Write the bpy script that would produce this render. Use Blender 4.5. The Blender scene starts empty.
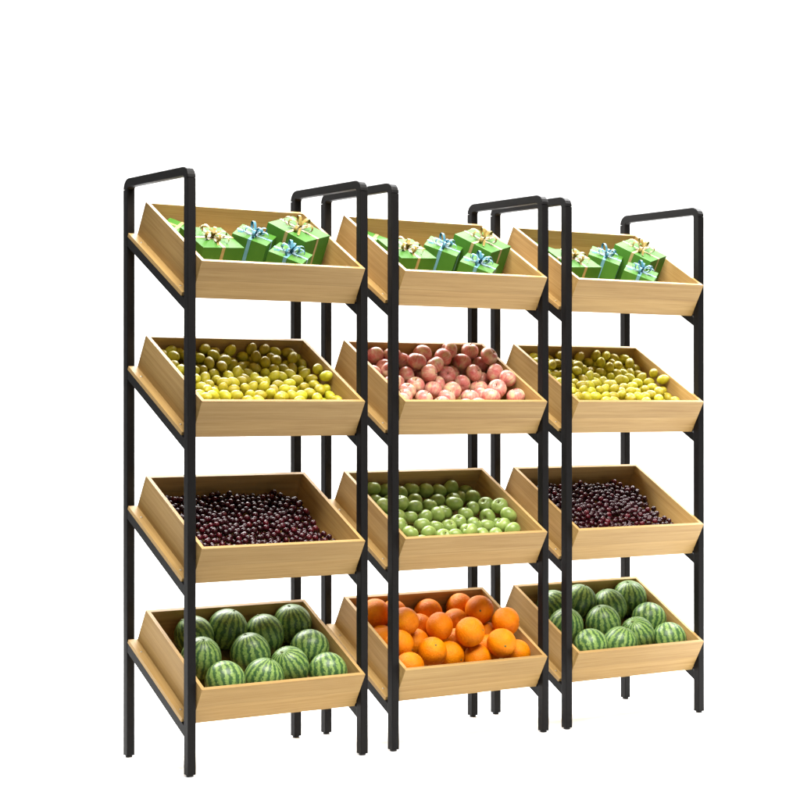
import bpy, bmesh, math, random
from mathutils import Vector, Matrix, Euler
random.seed(11)
R = math.radians
scene = bpy.context.scene
col = scene.collection

# ------------------------------------------------------------------ dimensions (metres)
H = 1.8                     # height of a rack
W = 0.61225                 # distance between the post axes of one rack
D = 0.39071                 # front post axis to rear post axis
TUBE = 0.0270               # square steel tube
UNIT_X = [0.0, W + 0.11887, 2 * W + 0.11887 + 0.10238]
BOX_W = 0.57815             # outside width of a tray
BOX_L = 0.409               # its length down the slope
BOX_H = 0.1225              # wall height
T = 0.012                   # board thickness
TILT = R(30)
TRAY_Z = [1.51862, 1.10602, 0.67253, 0.25818]     # height of the tray's front rim
INSET = (W - BOX_W) / 2
FRONT_Y = -0.04315

# fruit resting places in their tray's own frame: across, up the slope, above the board, radius
DATA = {
 'melon': [(.1285,.0787,.0820,.0635),(.2681,.0827,.0755,.0635),(.5014,.0837,.0755,.0635),(.3845,.1283,.0755,.0635),(.2863,.2109,.0755,.0635),(.5027,.2087,.0756,.0635),(.3828,.2999,.0755,.0635),(.5027,.3335,.0820,.0635),(.2633,.3335,.0820,.0635),(.1047,.2012,.0820,.0635),(.1397,.3207,.0755,.0635)],
 'orange': [(.0670,.0623,.0843,.0484),(.1840,.1121,.0962,.0489),(.2747,.1237,.0622,.0502),(.3689,.0944,.0620,.0500),(.3368,.1383,.1440,.0499),(.4355,.0817,.1316,.0488),(.5171,.0794,.0806,.0490),(.5131,.1771,.1448,.0495),(.4643,.2659,.1347,.0480),(.4521,.3478,.0868,.0492),(.2655,.2090,.1218,.0485),(.3222,.3470,.0740,.0500),(.3881,.2770,.0800,.0480),(.2492,.2831,.0624,.0495),(.1882,.2066,.0619,.0499),(.1309,.2304,.1363,.0484),(.0789,.1571,.0997,.0500),(.0863,.3305,.1020,.0500),(.4944,.2170,.0599,.0479),(.3470,.1902,.0616,.0496),(.0767,.2446,.0598,.0478),(.1797,.3479,.0808,.0491),(.4473,.1406,.0648,.0491)],
 'apple': [(.1965,.1555,.0439,.0307),(.2871,.1546,.0479,.0301),(.3913,.1630,.0442,.0305),(.4388,.1180,.0730,.0317),(.5357,.1092,.0796,.0304),(.1562,.2023,.0452,.0300),(.2083,.2327,.0498,.0314),(.2672,.2110,.0448,.0308),(.3435,.2057,.0442,.0316),(.4170,.2561,.0450,.0302),(.4704,.2262,.0443,.0304),(.4874,.1554,.0832,.0316),(.2079,.2940,.0530,.0309),(.2674,.2577,.0833,.0309),(.4098,.3161,.0461,.0302),(.4702,.2762,.0759,.0297),(.5342,.2450,.0938,.0320),(.5363,.1786,.1101,.0299),(.2456,.3133,.0981,.0317),(.3130,.2958,.0944,.0306),(.4530,.3333,.0859,.0320),(.5355,.3365,.0745,.0306),(.2269,.3650,.0684,.0320),(.1233,.3102,.0704,.0310),(.1118,.3668,.0873,.0302),(.3624,.3297,.1055,.0315),(.3020,.3657,.0975,.0313),(.5348,.3052,.1270,.0313),(.4983,.3662,.1117,.0308),(.4096,.3668,.1128,.0302),(.0864,.2023,.0752,.0312),(.1060,.2569,.0912,.0299),(.1709,.3550,.0941,.0314),(.0726,.1123,.0572,.0309),(.0495,.3659,.0689,.0309),(.5157,.0497,.0622,.0309),(.0647,.0542,.0561,.0309),(.0541,.2760,.0691,.0309),(.3649,.2854,.0625,.0309),(.1186,.1615,.0436,.0309),(.3291,.0985,.0429,.0309),(.1373,.0693,.0429,.0309),(.2819,.2992,.0461,.0309),(.2761,.0657,.0429,.0309),(.4835,.0914,.0429,.0309),(.3314,.3369,.0543,.0309),(.1469,.2626,.0429,.0309),(.0469,.1780,.0429,.0309),(.5186,.1977,.0487,.0309),(.3898,.1045,.0429,.0309),(.2422,.1157,.0429,.0309),(.2789,.3633,.0429,.0309),(.4873,.3595,.0429,.0309),(.1472,.3600,.0429,.0309),(.5178,.2854,.0429,.0309),(.4473,.1740,.0429,.0309),(.3077,.2499,.0429,.0309),(.0745,.3233,.0429,.0309)],
 'gapple': [(.1208,.1278,.0530,.0280),(.1916,.1222,.0540,.0274),(.2499,.1155,.0424,.0284),(.3041,.1210,.0390,.0270),(.3510,.1103,.0625,.0275),(.4026,.1091,.0440,.0284),(.4565,.1003,.0480,.0275),(.4972,.0742,.0832,.0282),(.4989,.1274,.0683,.0280),(.5374,.1621,.0873,.0287),(.5373,.2184,.0874,.0288),(.4985,.2142,.0470,.0282),(.5168,.2645,.0631,.0284),(.4640,.2619,.0499,.0269),(.4681,.1676,.0402,.0282),(.4127,.1693,.0467,.0285),(.3622,.1945,.0451,.0275),(.3115,.1745,.0398,.0278),(.2561,.1716,.0412,.0277),(.2011,.1764,.0483,.0287),(.1901,.2365,.0412,.0273),(.2288,.2746,.0558,.0275),(.3052,.2933,.0488,.0266),(.3526,.3177,.0497,.0275),(.3438,.2563,.0428,.0280),(.2953,.2305,.0527,.0287),(.3908,.2753,.0657,.0287),(.4183,.3201,.0498,.0273),(.4981,.3171,.0589,.0288),(.5056,.3700,.0481,.0270),(.4348,.3686,.0685,.0284),(.3810,.3610,.0636,.0270),(.3275,.3639,.0633,.0275),(.2693,.3702,.0668,.0268),(.2578,.3207,.0482,.0285),(.2169,.3576,.0594,.0285),(.1642,.3701,.0653,.0269),(.1076,.3692,.0750,.0278),(.1001,.3220,.0500,.0272),(.0969,.2715,.0688,.0277),(.1624,.2726,.0776,.0278),(.1377,.2332,.0507,.0268),(.1172,.1830,.0466,.0285),(.2409,.2224,.0511,.0272),(.4070,.2237,.0545,.0276),(.1580,.3196,.0523,.0267),(.3200,.0729,.0408,.0278),(.0671,.2167,.0458,.0278),(.0523,.1137,.0424,.0278),(.0403,.3640,.0552,.0278),(.0433,.2879,.0526,.0278),(.5151,.1690,.0398,.0278),(.0530,.1697,.0398,.0278),(.4620,.3426,.0398,.0278),(.2320,.0712,.0398,.0278),(.5356,.1015,.0409,.0278),(.3691,.1475,.0398,.0278),(.2042,.3156,.0398,.0278),(.1485,.0900,.0398,.0278),(.1337,.2812,.0398,.0278)],
 'lime': [(.5468,.1931,.1046,.0194),(.2221,.2912,.0818,.0190),(.3864,.3081,.0880,.0190),(.2016,.1380,.0628,.0197),(.2929,.3778,.0893,.0192),(.1154,.3080,.0959,.0183),(.5471,.2471,.0996,.0191),(.1899,.3147,.0793,.0187),(.5076,.3406,.0877,.0190),(.4169,.3785,.0970,.0185),(.3707,.3420,.0873,.0191),(.3440,.3776,.0687,.0194),(.0679,.2684,.0800,.0186),(.0726,.3383,.0877,.0194),(.2008,.3780,.0951,.0183),(.3690,.3780,.0971,.0190),(.5154,.1606,.0726,.0196),(.2177,.3458,.0900,.0190),(.1625,.1380,.0626,.0188),(.1667,.3435,.0814,.0190),(.4306,.3166,.0921,.0186),(.0982,.2238,.0725,.0193),(.3263,.1461,.0654,.0186),(.0731,.0991,.0779,.0182),(.3934,.2499,.0685,.0185),(.3577,.3114,.0646,.0190),(.4832,.1181,.0665,.0192),(.4711,.2330,.0659,.0196),(.3410,.1116,.0699,.0196),(.2557,.1818,.0633,.0183),(.2663,.2659,.0711,.0197),(.1226,.2848,.0677,.0196),(.1060,.1142,.0758,.0185),(.5200,.2710,.0668,.0190),(.4032,.1351,.0634,.0188),(.1035,.1514,.0756,.0193),(.3249,.2192,.0681,.0197),(.3202,.1820,.0678,.0185),(.2457,.3207,.0859,.0195),(.5107,.3779,.0861,.0191),(.5463,.1410,.0602,.0194),(.3823,.2839,.0601,.0188),(.4758,.1552,.0625,.0192),(.4587,.3777,.0884,.0193),(.1900,.2061,.0702,.0189),(.1856,.2414,.0586,.0191),(.4783,.1923,.0630,.0186),(.2290,.2142,.0659,.0187),(.1712,.1748,.0668,.0182),(.3918,.1720,.0654,.0183),(.5263,.2348,.0697,.0184),(.4150,.2945,.0701,.0190),(.1439,.2442,.0626,.0189),(.1936,.2786,.0590,.0193),(.4313,.2123,.0643,.0187),(.2308,.2517,.0660,.0194),(.5465,.1017,.0675,.0190),(.1591,.2931,.0632,.0183),(.4591,.3089,.0641,.0195),(.4667,.2704,.0648,.0186),(.4295,.2620,.0616,.0190),(.2237,.1031,.0644,.0189),(.4955,.3090,.0645,.0190),(.5164,.1997,.0677,.0188),(.3172,.3266,.0611,.0183),(.2517,.1399,.0619,.0196),(.2631,.2291,.0620,.0190),(.5461,.3408,.0666,.0185),(.2901,.1970,.0580,.0190),(.2895,.1438,.0614,.0190),(.4083,.0986,.0673,.0189),(.2614,.1029,.0646,.0193),(.2775,.3249,.0631,.0190),(.4401,.1423,.0612,.0195),(.0996,.1870,.0630,.0193),(.2143,.1809,.0583,.0190),(.0609,.3045,.0758,.0189),(.0833,.3787,.0868,.0183),(.3903,.2081,.0621,.0186),(.0587,.1893,.0662,.0194),(.2940,.2504,.0561,.0190),(.1217,.3417,.0848,.0185),(.3583,.1788,.0586,.0190),(.0500,.3667,.0786,.0187),(.3285,.2928,.0525,.0188),(.1183,.3773,.0737,.0197),(.0656,.1341,.0673,.0190),(.0969,.2588,.0599,.0185),(.5325,.3064,.0601,.0198),(.1557,.3784,.0772,.0186),(.1373,.2065,.0592,.0190),(.3298,.2554,.0563,.0193),(.3556,.2322,.0565,.0190),(.4241,.1799,.0567,.0190),(.3487,.3462,.0528,.0190),(.3699,.1409,.0588,.0190),(.5473,.1785,.0629,.0188),(.4337,.3511,.0784,.0192),(.4963,.3501,.0564,.0190),(.2987,.3575,.0590,.0183),(.1356,.1616,.0612,.0190),(.0511,.2306,.0636,.0190),(.1141,.3197,.0566,.0186),(.2348,.3779,.0810,.0191),(.5182,.1278,.0427,.0190),(.1249,.0710,.0683,.0190),(.2386,.3008,.0526,.0190),(.2916,.2910,.0574,.0191),(.3793,.3674,.0633,.0190),(.0353,.3337,.0738,.0190),(.5469,.3777,.0636,.0193),(.2578,.3528,.0733,.0190),(.3179,.0821,.0604,.0190),(.1297,.1265,.0472,.0190),(.1624,.3264,.0488,.0186),(.1720,.0844,.0578,.0190),(.3311,.1436,.0310,.0190),(.3114,.1122,.0417,.0190),(.2343,.3373,.0441,.0190),(.3582,.0772,.0614,.0190),(.0353,.0980,.0705,.0190),(.1964,.3464,.0563,.0190),(.4957,.2600,.0451,.0190),(.1346,.3509,.0512,.0190),(.0354,.2712,.0695,.0190),(.4873,.1840,.0310,.0190),(.1673,.2029,.0418,.0190),(.4946,.2175,.0454,.0190),(.4517,.1140,.0402,.0190),(.0984,.0897,.0524,.0190),(.4147,.2680,.0310,.0190),(.2284,.1532,.0394,.0190),(.5284,.2484,.0377,.0190),(.1781,.1132,.0399,.0190),(.2022,.3152,.0363,.0190),(.1674,.3608,.0380,.0190),(.4808,.1318,.0310,.0190),(.4669,.0776,.0589,.0190),(.4112,.3300,.0602,.0190),(.3852,.3138,.0401,.0190),(.1884,.1561,.0310,.0190),(.5067,.0750,.0596,.0190),(.2297,.3735,.0466,.0190),(.4053,.2328,.0412,.0190),(.3339,.1999,.0310,.0190),(.2675,.1757,.0310,.0190),(.5408,.2818,.0334,.0190),(.4182,.3687,.0496,.0190),(.0783,.2065,.0310,.0190),(.4546,.2142,.0310,.0190),(.5419,.3232,.0310,.0190),(.0344,.0554,.0708,.0190),(.0798,.3548,.0573,.0190),(.4211,.1570,.0310,.0190),(.3070,.1697,.0310,.0190),(.0728,.0505,.0706,.0190),(.2692,.0659,.0574,.0190),(.4333,.0707,.0593,.0190),(.0316,.1658,.0605,.0190),(.1623,.2682,.0407,.0190),(.4548,.1748,.0398,.0190),(.0896,.2940,.0507,.0190),(.2358,.2035,.0310,.0190),(.5270,.3642,.0363,.0190),(.3775,.1647,.0310,.0190),(.5243,.1698,.0326,.0190),(.2158,.1206,.0310,.0190),(.4920,.3758,.0310,.0190),(.0802,.3329,.0310,.0190),(.3940,.3485,.0310,.0190)],
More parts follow.
